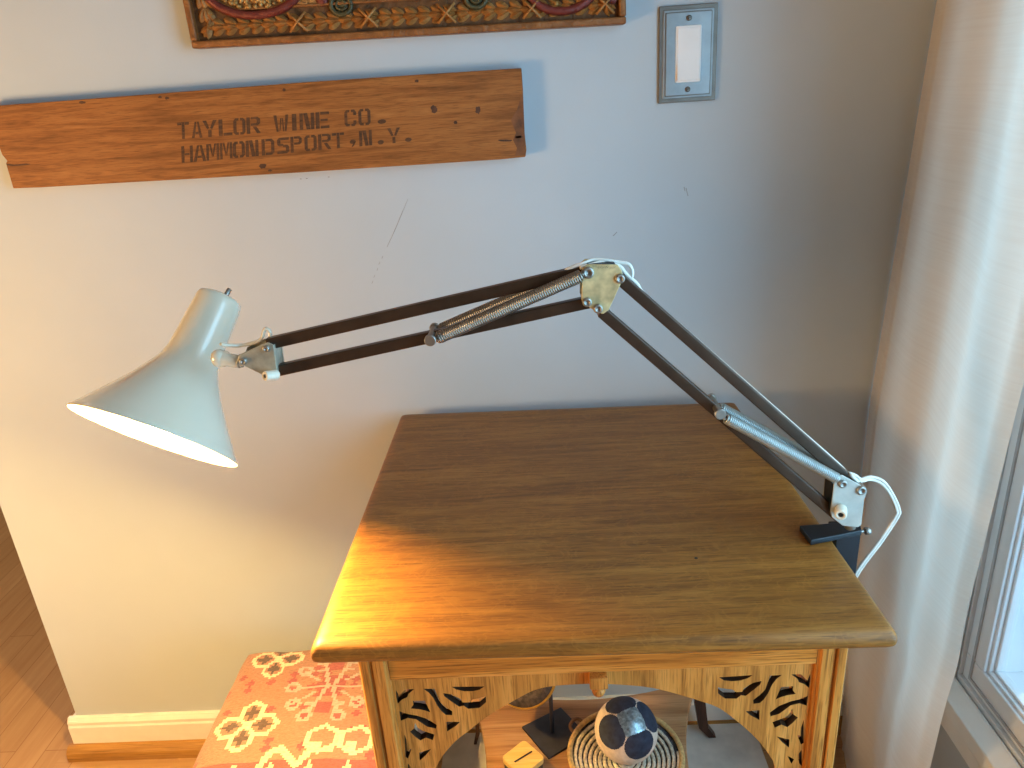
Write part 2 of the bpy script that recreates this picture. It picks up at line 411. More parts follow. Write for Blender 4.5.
# ------------------------------------------------------------------ curtain
e0, e1, e2 = at_y(936, 0, -.004), at_y(869.5, 400, -.004), at_y(837, 740, -.03)
def edge_x(z):
    if z > e1.z: return e1.x + (e0.x - e1.x) * min(1.6, (z - e1.z) / (e0.z - e1.z))
    t = max(0, (z - e2.z) / (e1.z - e2.z)); return e2.x + (e1.x - e2.x) * t
def curtain():
    nu, nv = 150, 200; bm = B(); rows = []
    for j in range(nv + 1):
        v = j / nv; z = ZF + .008 + 2.25 * v; row = []
        for i in range(nu + 1):
            u = i / nu
            y0 = -.0035 - .034 * max(0, min(1, (.22 - z) / .12)); y = y0 - u * (.343 + y0 + .119 * min(v, .42))
            x = edge_x(z) + (.446 - edge_x(z)) * u
            fold = .0075 * math.sin(u * 2 * PI * 1.7 + 1.9 + .4 * math.sin(v * 2.1)) * min(1, .2 + u * 1.6)
            fold += .0025 * math.sin(u * 2 * PI * 4.3 + 1.1 + v * 1.3) * u
            hem = -.003 * math.exp(-((u - .10) / .012) ** 2)
            zz = z - .55
            cre = .0025 * math.exp(-((z - .50) / .07) ** 2) * math.sin(u * 9 + z * 24) * u
            cre += .0045 * math.exp(-((z - .36 - .25 * (u - .6)) / .05) ** 2) * math.exp(-((u - .65) / .25) ** 2)
            edge = .010 * max(0, (u - .95) / .05) ** 2
            row.append(bm.verts.new((x + fold + hem + cre + edge, y + .004 * math.sin(v * 5) * u, z)))
        rows.append(row)
    for j in range(nv):
        for i in range(nu): bm.faces.new((rows[j][i], rows[j][i + 1], rows[j + 1][i + 1], rows[j + 1][i]))
    o = obj('curtain', bm, M['curtain'], smooth=True)
    o['label'] = 'ivory linen curtain hanging in soft folds beside the window'; o['category'] = 'curtain'
    return o
curtain()

# ------------------------------------------------------------------ oak side table
tb = thing('side_table', 'square oak side table with pierced arched apron in front of the wall', 'table', (.04, -.29, 0))
ZT, TH = .684, .020
corners = [(-.2105, -.022), (.2835, -.04), (.2915, -.538), (-.2145, -.529)]
bm = B(); cen = Vector((sum(c[0] for c in corners) / 4, sum(c[1] for c in corners) / 4)); rings = []
def rounded_loop(ins, rad=.006, n=4):
    pts = []
    for i, c in enumerate(corners):
        c = Vector(c); p = Vector(corners[i - 1]); q = Vector(corners[(i + 1) % 4])
        d1 = (p - c).normalized(); d2 = (q - c).normalized(); c = c + (d1 + d2) * ins
        for k in range(n + 1):
            t = k / n; pts.append((c + d1 * rad * (1 - t) ** 2 + d2 * rad * t ** 2))
    return pts
prof = [(.014, 0), (.0065, -.0005), (.003, -.0025), (.0008, -.006), (0, -.011), (.0006, -.0150), (.003, -.018), (.007, -.020), (.05, -.020)]
for ins, dz in prof: rings.append([bm.verts.new((p.x, p.y, ZT + dz)) for p in rounded_loop(ins)])
for k in range(len(rings) - 1):
    n = len(rings[0])
    for i in range(n): bm.faces.new((rings[k][i], rings[k][(i + 1) % n], rings[k + 1][(i + 1) % n], rings[k + 1][i]))
bm.faces.new(rings[0]); bm.faces.new(rings[-1][::-1])
top = obj('tabletop', bm, M['oak_top'])
for p in top.data.polygons: p.use_smooth = len(p.vertices) == 4
top.parent = tb; top.location = -tb.location
# dark knot hole on the top
kp = at_z(696, 558, ZT)
bm = B(); lathe(bm, [(0, .0018), (.0003, .0014)], (kp.x, kp.y, ZT), (0, 0, 1), 12); obj('knot', bm, M['recess'], top)

YF = -.497                                    # front face of legs
LX = [-.1835, .2705]; LW = .027; LD = .036
def leg_profile(x, y, sx):
    """square front leg with beads and grooves down its outer stile"""
    bm = B(); w = LW
    xs = x if sx < 0 else x
    pts = []
    # outline in plan, from outer front corner inwards (outer side = sx)
    g = [(0, .003), (.002, 0), (.0095, 0), (.0100, .0035), (.0125, .0035), (.0130, .001), (.0240, .001), (.0246, .004), (w, .004)]
    for dx, dy in g: pts.append((x - sx * dx, y + dy))
    pts += [(x - sx * w, y + LD), (x, y + LD)]
    prism(bm, [(px, py, ZF) for px, py in pts], (0, 0, ZT - TH - ZF)); return bm
for x, s in ((LX[0], -1), (LX[1], 1)): obj('leg', leg_profile(x, YF, s), M['oak_z'], tb, bevel=.0008)
# slender dark rear legs with a slight outward sweep
def rear_leg(pts, ws):
    bm = B(); rings = []
    for (x, y, z), wd in zip(pts, ws):
        rings.append([bm.verts.new((x + sx * wd / 2, y + sy * wd / 2, z)) for sx, sy in ((-1, -1), (1, -1), (1, 1), (-1, 1))])
    for a, c in zip(rings, rings[1:]):
        for i in range(4): bm.faces.new((a[i], a[(i + 1) % 4], c[(i + 1) % 4], c[i]))
    bm.faces.new(rings[0]); bm.faces.new(rings[-1]); return bm
zs = [.0562, .066, .08, .14, .2, .4, ZT - TH]
obj('leg', rear_leg([(x, -.055, z) for x, z in zip((-.1465, -.1440, -.1405, -.137, -.136, -.15, -.155), zs)], (.005, .006, .007, .008, .010, .022, .024)), M['leg_dark'], tb, bevel=.0008)
obj('leg', rear_leg([(x, -.055, z) for x, z in zip((.267, .2605, .251, .243, .241, .235, .235), zs)], (.013, .014, .016, .018, .018, .022, .024)), M['leg_dark'], tb, bevel=.0008)
# rails
ZR0, ZR1 = .612, ZT - TH
xi0, xi1 = LX[0] + LW, LX[1] - LW
obj('apron_rail', box(B(), (xi0, YF + .004, ZR0), (xi1, YF + .026, ZR1)), M['oak_x'], tb, bevel=.001)
obj('apron_rail', box(B(), (LX[0] + .006, YF + LD, ZR0), (LX[0] + .026, -.07, ZR1)), M['oak_x'], tb, bevel=.001)
obj('apron_rail', box(B(), (LX[1] - .026, YF + LD, ZR0), (LX[1] - .006, -.07, ZR1)), M['oak_x'], tb, bevel=.001)
obj('apron_rail', box(B(), (xi0 - .02, -.085, ZR0), (xi1 + .01, -.065, ZR1)), M['oak_x'], tb, bevel=.001)
# pierced arch under the front rail
YA = YF + .008
arch_px = [(436, 768), (452.8, 744), (470, 730), (485, 718), (503, 707), (524, 695), (538, 689), (559, 685.5), (598, 683.5), (608, 684), (642, 686.5), (664, 690.5), (688.6, 697.5), (700, 701), (718.6, 708), (738, 722), (757.6, 740), (771, 757.6), (775.5, 768)]
arch = [(p.x, p.z) for p in (at_y(x, y, YA) for x, y in arch_px)]
arch = [(xi0, .38), (xi0 + .009, .40), (xi0 + .018, .44)] + arch + [(xi1 - .020, .44), (xi1 - .010, .40), (xi1, .38)]
arch = [(v.x, v.z) for v in smooth_path([(x, 0, z) for x, z in arch], 5)]
outer = arch + [(xi1, ZR0 + .0005), (xi0, ZR0 + .0005)]
K = .1406
holes_px = [
 [(255, 215), (270, 240), (275, 258), (320, 210), (385, 207), (345, 240), (335, 265), (300, 280), (268, 310), (258, 262)],
 [(375, 290), (460, 290), (480, 330), (500, 372), (460, 358), (420, 350), (362, 345), (380, 318)],
 [(450, 205), (530, 205), (545, 240), (570, 300), (610, 335), (655, 365), (655, 392), (610, 390), (580, 365), (550, 325), (520, 268), (490, 232)],
 [(650, 190), (770, 190), (885, 188), (850, 212), (800, 222), (740, 222), (685, 210)],
 [(592, 236), (650, 245), (715, 278), (728, 302), (770, 302), (800, 280), (845, 272), (895, 258), (897, 300), (850, 340), (770, 347), (738, 325), (705, 332), (640, 288), (600, 258)],
 [(280, 365), (340, 385), (400, 395), (480, 420), (545, 462), (542, 488), (480, 475), (400, 422), (340, 412), (290, 432)],
 [(390, 445), (410, 482), (440, 502), (530, 530), (517, 570), (470, 552), (430, 572), (395, 548), (355, 510), (385, 487)],
 [(615, 440), (712, 440), (680, 470), (620, 508)],
 [(316, 530), (335, 580), (342, 640), (366, 632), (342, 700), (324, 690)],
 [(420, 660), (505, 633), (470, 675), (425, 716)],
 [(340, 735), (366, 770), (362, 830), (344, 850)],
 [(395, 800), (440, 772), (415, 830)]]
holes = []
for h in holes_px:
    L = [at_y(360 + x * K, 660 + y * K, YA) for x, y in h]; L = [(p.x, p.z) for p in L]
    cx = sum(p[0] for p in L) / len(L); cz = sum(p[1] for p in L) / len(L)
    holes.append(L); holes.append([(xi0 + xi1 - x, z) for x, z in L][::-1])
bm = curve_plate(outer, holes, YA, .008)
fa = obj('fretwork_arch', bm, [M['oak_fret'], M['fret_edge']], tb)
# plain arched aprons on the other sides
def plain_arch(u0, u1):
    n = 24; pts = [(u0, .38)]
    for k in range(n + 1):
        a = PI * k / n; pts.append(((u0 + u1) / 2 - math.cos(a) * (u1 - u0) / 2 * .97, .40 + .205 * math.sin(a)))
    return pts + [(u1, .38), (u1, ZR0), (u0, ZR0)]
for xs in (LX[0] + .010, LX[1] - .022):
    bm = B(); prism(bm, [(xs, u, z) for u, z in plain_arch(YF + LD, -.07)], (.012, 0, 0)); obj('side_arch', bm, M['oak_fret'], tb)
# little pendant block with a turned drop
px_, pz_ = at_y(598.5, 676, YF), 0
bm = B(); box(bm, (px_.x - .0085, YF - .004, .5985), (px_.x + .0085, YF + .012, ZR0)); pend = obj('pendant_block', bm, M['oak_z'], tb, bevel=.001)
bm = B(); lathe(bm, [(0, .005), (.002, .0055), (.003, .0042), (.005, .0060), (.008, .0066), (.0115, .0054), (.0135, .002)], (px_.x, YF + .004, .5985), (0, 0, -1), 24); obj('turned_drop', bm, M['oak_z'], pend, smooth=True)
# lower shelf, a square with four hollowed sides
def shelf_outline():
    c = [(-.165, -.505), (.25, -.505), (.25, -.06), (-.165, -.06)]
    mid = [(.042, -.40), (.185, -.27), (.045, -.108), (-.107, -.26)]
    pts = []
    for i in range(4):
        a, d, m = Vector(c[i]), Vector(c[(i + 1) % 4]), Vector(mid[i]); h = (a + d) / 2
        for k in range(16):
            t = k / 16; q = a.lerp(d, t); f = math.sin(PI * t) ** .75; pts.append(q + (m - h) * f)
    return pts
bm = B(); prism(bm, [(p.x, p.y, .186) for p in shelf_outline()], (0, 0, .014)); obj('shelf', bm, M['shelf'], tb, bevel=.002)

# ------------------------------------------------------------------ articulated desk lamp
YL = -.402
lamp = thing('desk_lamp', 'lit spring arm desk lamp with putty grey shade clamped on the oak table', 'lamp', (.287, YL, ZT))
def P(px, py, y=YL): return at_y(px, py, y)
YP, YB = YL - .0115, YL + .0115              # front / back plates
def plate(name, px, mat, parent=lamp, y=YP, back=True):
    bm = B(); pts = [P(x, y_, y) for x, y_ in px]
    prism(bm, pts, (0, .0016, 0))
    if back: prism(bm, [p + Vector((0, YB - YP - .0016, 0)) for p in pts], (0, .0016, 0))
    return obj(name, bm, mat, parent, bevel=.0006)
def screw(px, py, r, parent, y=YP, name='screw', hexed=False):
    p = P(px, py, y); bm = B()
    lathe(bm, [(-.0255, r * .8), (-.0245, r)] + [(-.0005, r), (.0018, r), (.0026, r * .8), (.0026, r * .45), (.0012, r * .4)], p, (0, -1, 0), 6 if hexed else 18)
    return obj(name, bm, M['nickel'], parent, smooth=not hexed)
# bars
def bar(name, a, b_, w=.0105):
    bm = B(); beam(bm, P(*a), P(*b_), w, .009); return obj(name, bm, M['bar'], lamp, bevel=.0012)
bar('forearm_bar', (268, 343.5), (592, 269)); bar('forearm_bar', (269, 372), (590, 301.5))
bar('upper_arm_bar', (617, 276), (858, 488)); bar('upper_arm_bar', (601, 311), (838, 516))
# plates
hp = plate('head_bracket', [(237, 361), (239, 355), (262, 344.5), (268, 342.5), (273.5, 345), (277.5, 373), (272, 378), (265.5, 376.5), (243, 365.5)], M['plate_g'])
ep = plate('elbow_bracket', [(582.5, 268), (587, 264.5), (617.5, 264.5), (621.5, 270), (623.5, 278), (609, 310), (603.5, 314), (598, 313), (583, 303.5), (581.5, 299)], M['brass'])
bp = plate('base_bracket', [(834, 484), (838, 477), (842, 475), (864, 487), (867.5, 491), (864.3, 500), (861.5, 525), (858, 527.5), (843, 526), (832, 517.5), (830.5, 512)], M['plate_w'])
for a in ((266.5, 348.5, .0032), (243.5, 361, .0034)): screw(*a, hp)
for a in ((588, 272.5, .0052), (620, 278.5, .0042), (587, 302, .0042), (598, 308.5, .0042)): screw(*a, ep)
for a in ((842.5, 483.5, .0042), (861, 490, .0048)): screw(*a, bp)
# web between the plates
bm = B(); prism(bm, [P(588, 265.5, YP), P(616, 265.5, YP), P(616, 268.5, YP), P(588, 268.5, YP)], (0, YB - YP, 0)); obj('bracket_web', bm, M['navy'], ep)
bm = B(); prism(bm, [P(833.5, 486, YP + .001), P(831, 511, YP + .001), P(833, 512, YP + .001), P(835.5, 487, YP + .001)], (0, YB - YP - .001, 0)); obj('bracket_web', bm, M['navy'], bp)
bm = B(); prism(bm, [P(273, 346, YP + .001), P(276.8, 373, YP + .001), P(275, 373, YP + .001), P(271, 347, YP + .001)], (0, YB - YP - .001, 0)); obj('bracket_web', bm, M['plate_g'], hp)
# wing-less friction knobs
def knob(px, py, r, ln, parent, ax):
    p = P(px, py, YP); bm = B(); lathe(bm, [(0, r * .85), (.001, r), (ln - .001, r), (ln, r * .86), (ln, r * .5), (ln - .0016, r * .42)], p, ax, 22)
    k = obj('friction_knob', bm, M['knob'], parent, smooth=True)
    bm = B(); lathe(bm, [(0, r * .4), (.0012, r * .34)], p + Vector(ax).normalized() * (ln - .0012), ax, 12); obj('knob_screw', bm, M['recess'], k)
knob(277.5, 374.5, .0046, .0135, hp, (-.62, -.80, .22)); knob(841, 508.5, .0056, .013, bp, (-.38, -.92, .0))
# springs, one each side of the bars, with a cross pin
def helix(p, q, r, turns, wire, taper=.02):
    p, q = Vector(p), Vector(q); x, y, d = frame_of(q - p); L = (q - p).length; n = turns * 14; pts = []
    for i in range(n + 1):
        s = i / n; a = 2 * PI * turns * s; e = min(1, s / taper, (1 - s) / taper) * .6 + .4
        pts.append(p + d * L * s + (x * math.cos(a) + y * math.sin(a)) * r * e)
    return tube(B(), pts, wire, 5)
def coil_spring(a, b_, y, r, mat, turns=74):
    o = obj('spring', helix(P(*a, y), P(*b_, y), r, turns, .00125), mat, lamp, smooth=True)
    bm = B(); cyl(bm, P(*a, y), P(*b_, y), r * .55, 10); obj('spring_core', bm, M['bar'], o, smooth=True)
    return o
YS, YT = YL - .0125, YL + .0125
for (a, b_, pin, mat, tn, rr) in (((436, 338.8), (583, 275), (431, 338), M['spring'], 70, .0047), ((725, 417.5), (838, 479), (718.5, 411), M['sleeve'], 64, .0043)):
    coil_spring(a, b_, YS, rr, mat, tn)
    pa = at_y(*pin, YS); pb = Vector((pa.x, YT, pa.z))
    sh = Vector((0, YT - YS, 0))
    o = obj('spring', helix(P(*a, YS) + sh, P(*b_, YS) + sh, rr, tn, .00125), mat, lamp, smooth=True)
    bm = B(); cyl(bm, pa - Vector((0, .008, 0)), pb + Vector((0, .006, 0)), .0036, 16)
    cyl(bm, pa - Vector((0, .0085, 0)), pa - Vector((0, .0045, 0)), .0052, 18); cyl(bm, pb + Vector((0, .002, 0)), pb + Vector((0, .0065, 0)), .0048, 18)
    obj('spring_pin', bm, M['nickel'], lamp)
    for yy in (YS, YT):                       # little hooks from pin to spring and from spring to bracket
        bm = B(); q0 = Vector((pa.x, yy, pa.z)); q1 = P(*a, YS) + Vector((0, yy - YS, 0)); tube(bm, [q0, q1], .0014, 8)
        obj('spring_hook', bm, M['nickel'], lamp)
# clamp: top jaw, outer web, lower jaw, thumb screw
zj = ZT + .0005
j = [at_z(x, y, zj + .006) for x, y in ((799.5, 525.5), (834.5, 522.8), (860.5, 525), (862, 530.5), (811, 540.5))]
bm = B(); prism(bm, [(p.x, p.y, zj) for p in j], (0, 0, .0062)); cl = obj('clamp', bm, M['navy'], lamp, bevel=.001)
xo = .2925; xw = P(861.5, 529, YL - .016).x
yw = j[3].y + .0005; xw = P(861.5, 531, yw).x
bm = B(); box(bm, (xo, yw, zj - .066), (xw, yw + .024, zj + .003)); obj('clamp_web', bm, M['navy'], cl, bevel=.001)
bm = B(); box(bm, (.256, YL - .03, zj - .0665), (xw - .001, YL + .006, zj - .058)); obj('clamp_lower_jaw', bm, M['navy'], cl, bevel=.001)
bm = B(); cyl(bm, (.268, YL - .012, zj - .10), (.268, YL - .012, zj - .030), .004, 14); cyl(bm, (.268, YL - .012, zj - .031), (.268, YL - .012, zj - .0215), .010, 20); cyl(bm, (.250, YL - .012, zj - .096), (.286, YL - .012, zj - .096), .0028, 12); obj('thumb_screw', bm, M['nickel'], cl, smooth=True)
sp = Vector((xw - .001, yw + .008, zj - .001)); bm = B(); cyl(bm, sp, sp + Vector((.009, 0, .0005)), .0017, 12); cyl(bm, sp + Vector((.008, 0, .0005)), sp + Vector((.0135, 0, .0008)), .0040, 18); obj('set_screw', bm, M['nickel'], cl, smooth=True)
bm = B(); cyl(bm, P(850, 528, YL), P(850, 512, YL), .0055, 18); obj('swivel_post', bm, M['nickel'], bp, smooth=True)

# shade
SC = Vector((-.37098, YL, .83683)); SC = at_y(155.26, 437.7, YL)
AX = Vector((.3255, .6279, .7126)).normalized()
LN = .1560; U = .0806 / 90.8
prof_o = [(0, 90.8), (2.2, 90), (8, 84.5), (15, 79.0), (25, 71.2), (35, 63.4), (48, 53.6), (61, 44.7), (72, 37.6), (82, 32.3), (92, 29.6), (102, 28.6), (115, 27.8), (130, 27.0), (150, 26.0), (157, 25.6), (160.8, 24.4), (162.8, 20.5), (163.7, 11), (164, 0)]
po = [(t * LN / 164, r * U) for t, r in prof_o]
inn = [(t + (.0006 if t < .13 else -.0012), max(r - .0013, 0.00001)) for t, r in po[:-4]][::-1]
bm = B(); lathe(bm, [(t, r, 0) for t, r in po[::-1]] + [(po[0][0] - .0003, po[0][1] - .0006, 0)] + [(t, r, 1) for t, r in inn[::-1]] + [(po[-4][0] - .004, .0001, 1)], SC, AX, 72, False, False)
sh = obj('lamp_shade', bm, [M['putty'], M['shade_white']], lamp, smooth=True)
x_, y_, d_ = frame_of(AX)
tp = SC + AX * (LN - .0012)
vr = (MR @ Vector((1, 0, 0))); vr = (vr - AX * vr.dot(AX)).normalized()
bm = B(); cyl(bm, tp + vr * .004 - AX * .002, tp + vr * .004 + AX * .004, .0042, 18); cyl(bm, tp + vr * .004, tp + vr * .005 + AX * .0115, .0026, 14); obj('toggle_switch', bm, M['nickel'], sh, smooth=True)
# socket and bulb on the axis
bm = B(); lathe(bm, [(.060, .0135), (.062, .0155), (.125, .0155), (.128, .014)], SC, AX, 28); obj('bulb_socket', bm, M['knob'], sh, smooth=True)
BH, BR_ = .0105, .0125
bm = B(); bpf = [(BH - BR_, .001)]
for k in range(1, 12):
    a = PI * k / 15; bpf.append((BH - BR_ * math.cos(a), BR_ * math.sin(a)))
bpf += [(BH + .018, .0085), (BH + .030, .0085), (BH + .056, .0085)]
lathe(bm, bpf, SC, AX, 32); obj('bulb', bm, M['bulb'], sh, smooth=True, label='lit warm white bulb')
# boss on the neck and short arm to the bracket
bq = P(219, 358.5, YL - .001); aq = P(243, 361.5, YL)
bm = B(); tube(bm, smooth_path([bq + Vector((-.002, .004, 0)), bq.lerp(aq, .35), bq.lerp(aq, .7) + Vector((0, 0, -.0005)), aq], 5), [.0075] * 5 + [.0062] * 6 + [.0056] * 5, 16)
obj('shade_arm', bm, M['putty'], sh, smooth=True)
bm = B(); ball(bm, bq, .0078, 3, (.95, .9, 1.1)); obj('pivot_boss', bm, M['putty'], sh, smooth=True)
bm = B(); cyl(bm, P(238.5, 361, YL), P(241, 361.3, YL), .0066, 18); obj('pivot_collar', bm, M['plate_w'], hp, smooth=True)

# cord: from the shade over the bracket, under the bars, loop at elbow, down the arm and over the table edge
cb = YL + .004
path1 = [P(221, 344, YL - .008), P(226, 345, YL - .004), P(240, 345.5, cb), P(256, 342, cb), P(262, 338, cb), P(264, 330.5, cb), P(267, 329, cb), P(270, 332, cb), P(272, 338, cb), P(284, 337, cb + .002)]
bm = B(); tube(bm, smooth_path(path1, 8), .0017, 8); obj('power_cord', bm, M['putty'], lamp, smooth=True)
def cord_on(p, q, off, n=6): return [P(p[0] + (q[0] - p[0]) * i / n, p[1] + (q[1] - p[1]) * i / n + off, YL + .0035) for i in range(n + 1)]
path2 = cord_on((284, 337), (560, 271), 2.5) + [P(567, 269.5, YL - .002), P(576, 266, YL - .002), P(585, 262.5, YL), P(594, 259.5, cb), P(606, 260, cb), P(618, 262, cb), P(628, 264, cb), P(632, 270, cb), P(632, 276, cb), P(630, 279, cb)]
bm = B(); tube(bm, smooth_path(path2, 8), .0016, 8); obj('power_cord', bm, M['cord'], lamp, smooth=True)
path3 = [P(580, 267.5, YL - .006), P(590, 265, YL - .003), P(604, 262.3, cb), P(619, 266, cb), P(626, 274, cb), P(637, 284, cb)] + cord_on((644, 292), (838, 462), 2) + [P(846, 472, cb), P(852, 476, cb - .01), P(860, 484, cb - .006)]
bm = B(); tube(bm, smooth_path(path3, 8), .0018, 8); obj('power_cord', bm, M['cord'], lamp, smooth=True)
def edge_cord(dx, lab):
    pts = [P(846 + dx, 473, cb - .004), P(853 + dx, 478 - dx, cb), P(861, 481 - dx * .7, cb), P(871, 479.5 - dx, cb + .01), P(882 + dx * .5, 484 - dx, cb + .01), P(890 + dx, 494, cb + .01), P(896.5 + dx, 509, cb + .01), P(895 + dx, 517, cb + .01), P(880 + dx, 540, cb + .01), P(851 + dx, 582, cb + .01)]
    e = pts[-1]
    pts += [Vector((e.x - .006, e.y + .01, .54)), Vector((e.x + .0, e.y + .04, .34)), Vector((.335 + dx * .001, -.35, .15)), Vector((.372, -.25, .06)), Vector((.37, -.15, ZF + .002)), Vector((.375, -.09, ZF + .002)), Vector((.40, -.055, ZF + .002)), Vector((.43, -.05, ZF + .002)), Vector((.44, -.09, ZF + .002))]
    bm = B(); tube(bm, smooth_path(pts, 8), .0016, 8); obj('power_cord', bm, M['cord'], lamp, smooth=True)
edge_cord(0, ''); edge_cord(2.6, '')

# ------------------------------------------------------------------ kilim footstool
SX0, SX1, SY0, SY1, SZ = -.497, -.205, -.56, -.088, .322
st = thing('footstool', 'kilim upholstered footstool in rust wool with cream flowers left of the oak table', 'stool', ((SX0 + SX1) / 2, (SY0 + SY1) / 2, 0))
def flower(x, y, cx, cy, s):
    """four outlined hexagons in a diamond, brown hooked centres"""
    for dx, dy in ((0, 1), (1, 0), (-1, 0), (0, -1)):
        u, v = (x - cx) / s - dx * .98, (y - cy) / s - dy * .98
        a = max(abs(u) * .95, abs(v) * .7 + abs(u) * .5) if dx == 0 else max(abs(v) * .95, abs(u) * .7 + abs(v) * .5)
        if a < .5:
            if abs(v) < .14 and abs(u) < .42 or abs(u) < .1 and abs(v) < .34: return 2
            return 0 if a > .42 else (2 if (u * v) ** 2 < .002 else 0)
        if a < .74: return 1
    return None
f1, f2, stc = at_z(278, 658, SZ), at_z(247, 727, SZ), at_z(331, 687, SZ)
hx1, hx2 = at_z(322, 741, SZ), at_z(357, 741, SZ)
zz = [at_z(*p, SZ) for p in ((258, 772), (270, 757), (281, 751), (288, 758), (296, 768), (303, 761), (311, 753), (330, 752))]
def seg_d(x, y, a, c):
    p = Vector((x, y)); a, c = Vector((a.x, a.y)), Vector((c.x, c.y)); t = max(0, min(1, (p - a).dot(c - a) / max((c - a).length_squared, 1e-9))); return (p - a - (c - a) * t).length
def hsh(i, j): return (math.sin(i * 12.9898 + j * 78.233) * 43758.5453) % 1
def pattern(x, y):
    r = flower(x, y, f1.x, f1.y, .0215)
    if r is None: r = flower(x, y, f2.x, f2.y, .0235)
    if r is not None: return r
    # pale branching star
    u, v = x - stc.x, y - stc.y; au, av = abs(u), abs(v)
    if abs(av) < .0022 and au < .052: return 4
    for k in (1, ):
        if abs(au - .30 * av - .004) < .0032 and av < .055: return 4
        if abs(av - .035) < .003 and .014 < au < .030: return 4
        if abs(au - av * 1.25 - .006) < .0035 and .012 < av < .034: return 4
    for cx, cy in ((.056, 0), (.046, .034), (.024, .058)):
        q = math.hypot((au - cx), (av - cy))
        if q < .0055: return 3 if v < 0 else 0
        if q < .0115: return 4
    if au < .018 + .004 * math.sin(av * 400) and av < .022: return 3
    if au < .012 and .032 < av < .054: return 3
    # hexagons with hooks
    for h in (hx1, hx2):
        a = max(abs(x - h.x) / .023, abs(x - h.x) / .046 + abs(y - h.y) / .026)
        if .72 < a < 1: return 1
        if a <= .72:
            return 1 if (y - h.y) < -.004 and abs(x - h.x + .006) < .008 else 0
    if min(seg_d(x, y, p, q) for p, q in zip(zz, zz[1:])) < .0052: return 1
    # triangles below the zigzag
    if y < zz[4].y + .012:
        tx = ((x + .5) % .05) - .025; ty = (zz[4].y + .008 - y)
        if 0 < ty < .04:
            if abs(tx) < ty * .42: return 1
            return 3
    # scattered coral flecks near flowers
    cxi, cyi = math.floor(x / .016), math.floor(y / .014)
    if hsh(cxi, cyi) > .84 and abs((x / .016) % 1 - .5) + abs((y / .014) % 1 - .5) < .52: return 3
    return 0
def side_pattern(x, y, s):
    p = (y - .02 * 3) % .12
    if s > .012 and abs(p - .06) < .022: return 1 if abs(abs(p - .06) - .014) < .006 or abs(s - .05) < .004 else 3
    return 0
def stool_seat():
    bm = B(); cs = .0036; depth = .19; r = .028
    def walk(s, lo, hi):
        """s measured along the cloth from one edge: returns (pos, drop)"""
        w = hi - lo
        if s < 0 or s > w:
            e = -s if s < 0 else s - w
        nx = s; m = None
        d = min(s, w - s); 
        if d >= r: return lo + s, 0
        arc = r * PI / 2; k = r - d                      # distance past the start of the rounding
        if k <= arc:
            a = k / r; off = r * math.sin(a); dz = r * (1 - math.cos(a))
        else: off = r; dz = r + (k - arc)
        pos = (lo + r - off) if s < w - s else (hi - r + off)
        return pos, dz
    ext = r * (PI / 2 - 1) + depth
    nx = int((SX1 - SX0 + 2 * ext) / cs); ny = int((SY1 - SY0 + 2 * ext) / cs); V = {}
    for i in range(nx + 1):
        s = -ext + (SX1 - SX0 + 2 * ext) * i / nx
        X, dx = walk(s, SX0, SX1)
        for jj in range(ny + 1):
            t = -ext + (SY1 - SY0 + 2 * ext) * jj / ny
            Y, dy = walk(t, SY0, SY1)
            if dx > r * 1.0 and dy > r * 1.0: continue
            if dx > r * .7 and dy > r * .7 and False: continue
            puff = .010 * (1 - ((X - (SX0 + SX1) / 2) / (SX1 - SX0) * 2) ** 2) * (1 - ((Y - (SY0 + SY1) / 2) / (SY1 - SY0) * 2) ** 2)
            wob = .0012 * math.sin(X * 90 + Y * 47) * math.sin(Y * 73)
            V[i, jj] = (bm.verts.new((X, Y, SZ - .004 - max(dx, dy) - .25 * min(dx, dy, r) + puff + wob)), X, Y, dx, dy, s, t)
    for i in range(nx):
        for jj in range(ny):
            ks = [(i, jj), (i + 1, jj), (i + 1, jj + 1), (i, jj + 1)]
            if all(k in V for k in ks):
                f = bm.faces.new([V[k][0] for k in ks]); _, X, Y, dx, dy, s, t = V[i, jj]
                m = pattern(s + SX0 + cs / 2, t + SY0 + cs / 2) if max(dx, dy) < .02 else side_pattern(X, t + SY0, max(dx, dy))
                f.material_index = m
    return bm
obj('seat', stool_seat(), KIL, st, smooth=True)
b = box(B(), (SX0 + .006, SY0 + .006, .13), (SX1 - .006, SY1 - .006, .29)); obj('seat_box', b, KIL[2], st, bevel=.01)
for x in (SX0 + .03, SX1 - .03):
    for y in (SY0 + .03, SY1 - .03):
        bm = B(); lathe(bm, [(0, .011), (.004, .012), (.06, .016), (.10, .019), (.125, .019)], (x, y, ZF), (0, 0, 1), 20); obj('leg', bm, M['leg_dark'], st, smooth=True)

# ------------------------------------------------------------------ things on the shelf
ZS = .2002
q = [at_z(x, y, ZS + .004) for x, y in ((560.7, 707), (521.8, 726.4), (548.4, 758), (587.5, 735))]
cpt = sum(q, Vector()) / 4
ds = thing('display_stand', 'dark round carved disc on a thin post with square black base on the shelf', 'ornament', (cpt.x, cpt.y, ZS))
bm = B(); prism(bm, [(p.x, p.y, ZS) for p in q], (0, 0, .004)); obj('base', bm, M['iron'], ds, bevel=.0008)
pb = at_z(552.5, 731.5, ZS + .004)
bm = B(); cyl(bm, (pb.x, pb.y, ZS + .003), (pb.x, pb.y, ZS + .105), .0032, 14); obj('post', bm, M['iron'], ds, smooth=True)
dc = at_y(523, 671.5, pb.y - .012); nrm = Vector((-.25, -.70, .45)).normalized()
bm = B(); lathe(bm, [(-.006, .046), (-.004, .051), (.002, .0525), (.005, .051)], dc, nrm, 48); dd = obj('disc', bm, M['gold'], ds, smooth=False, bevel=.0008, label='gold edged round disc')
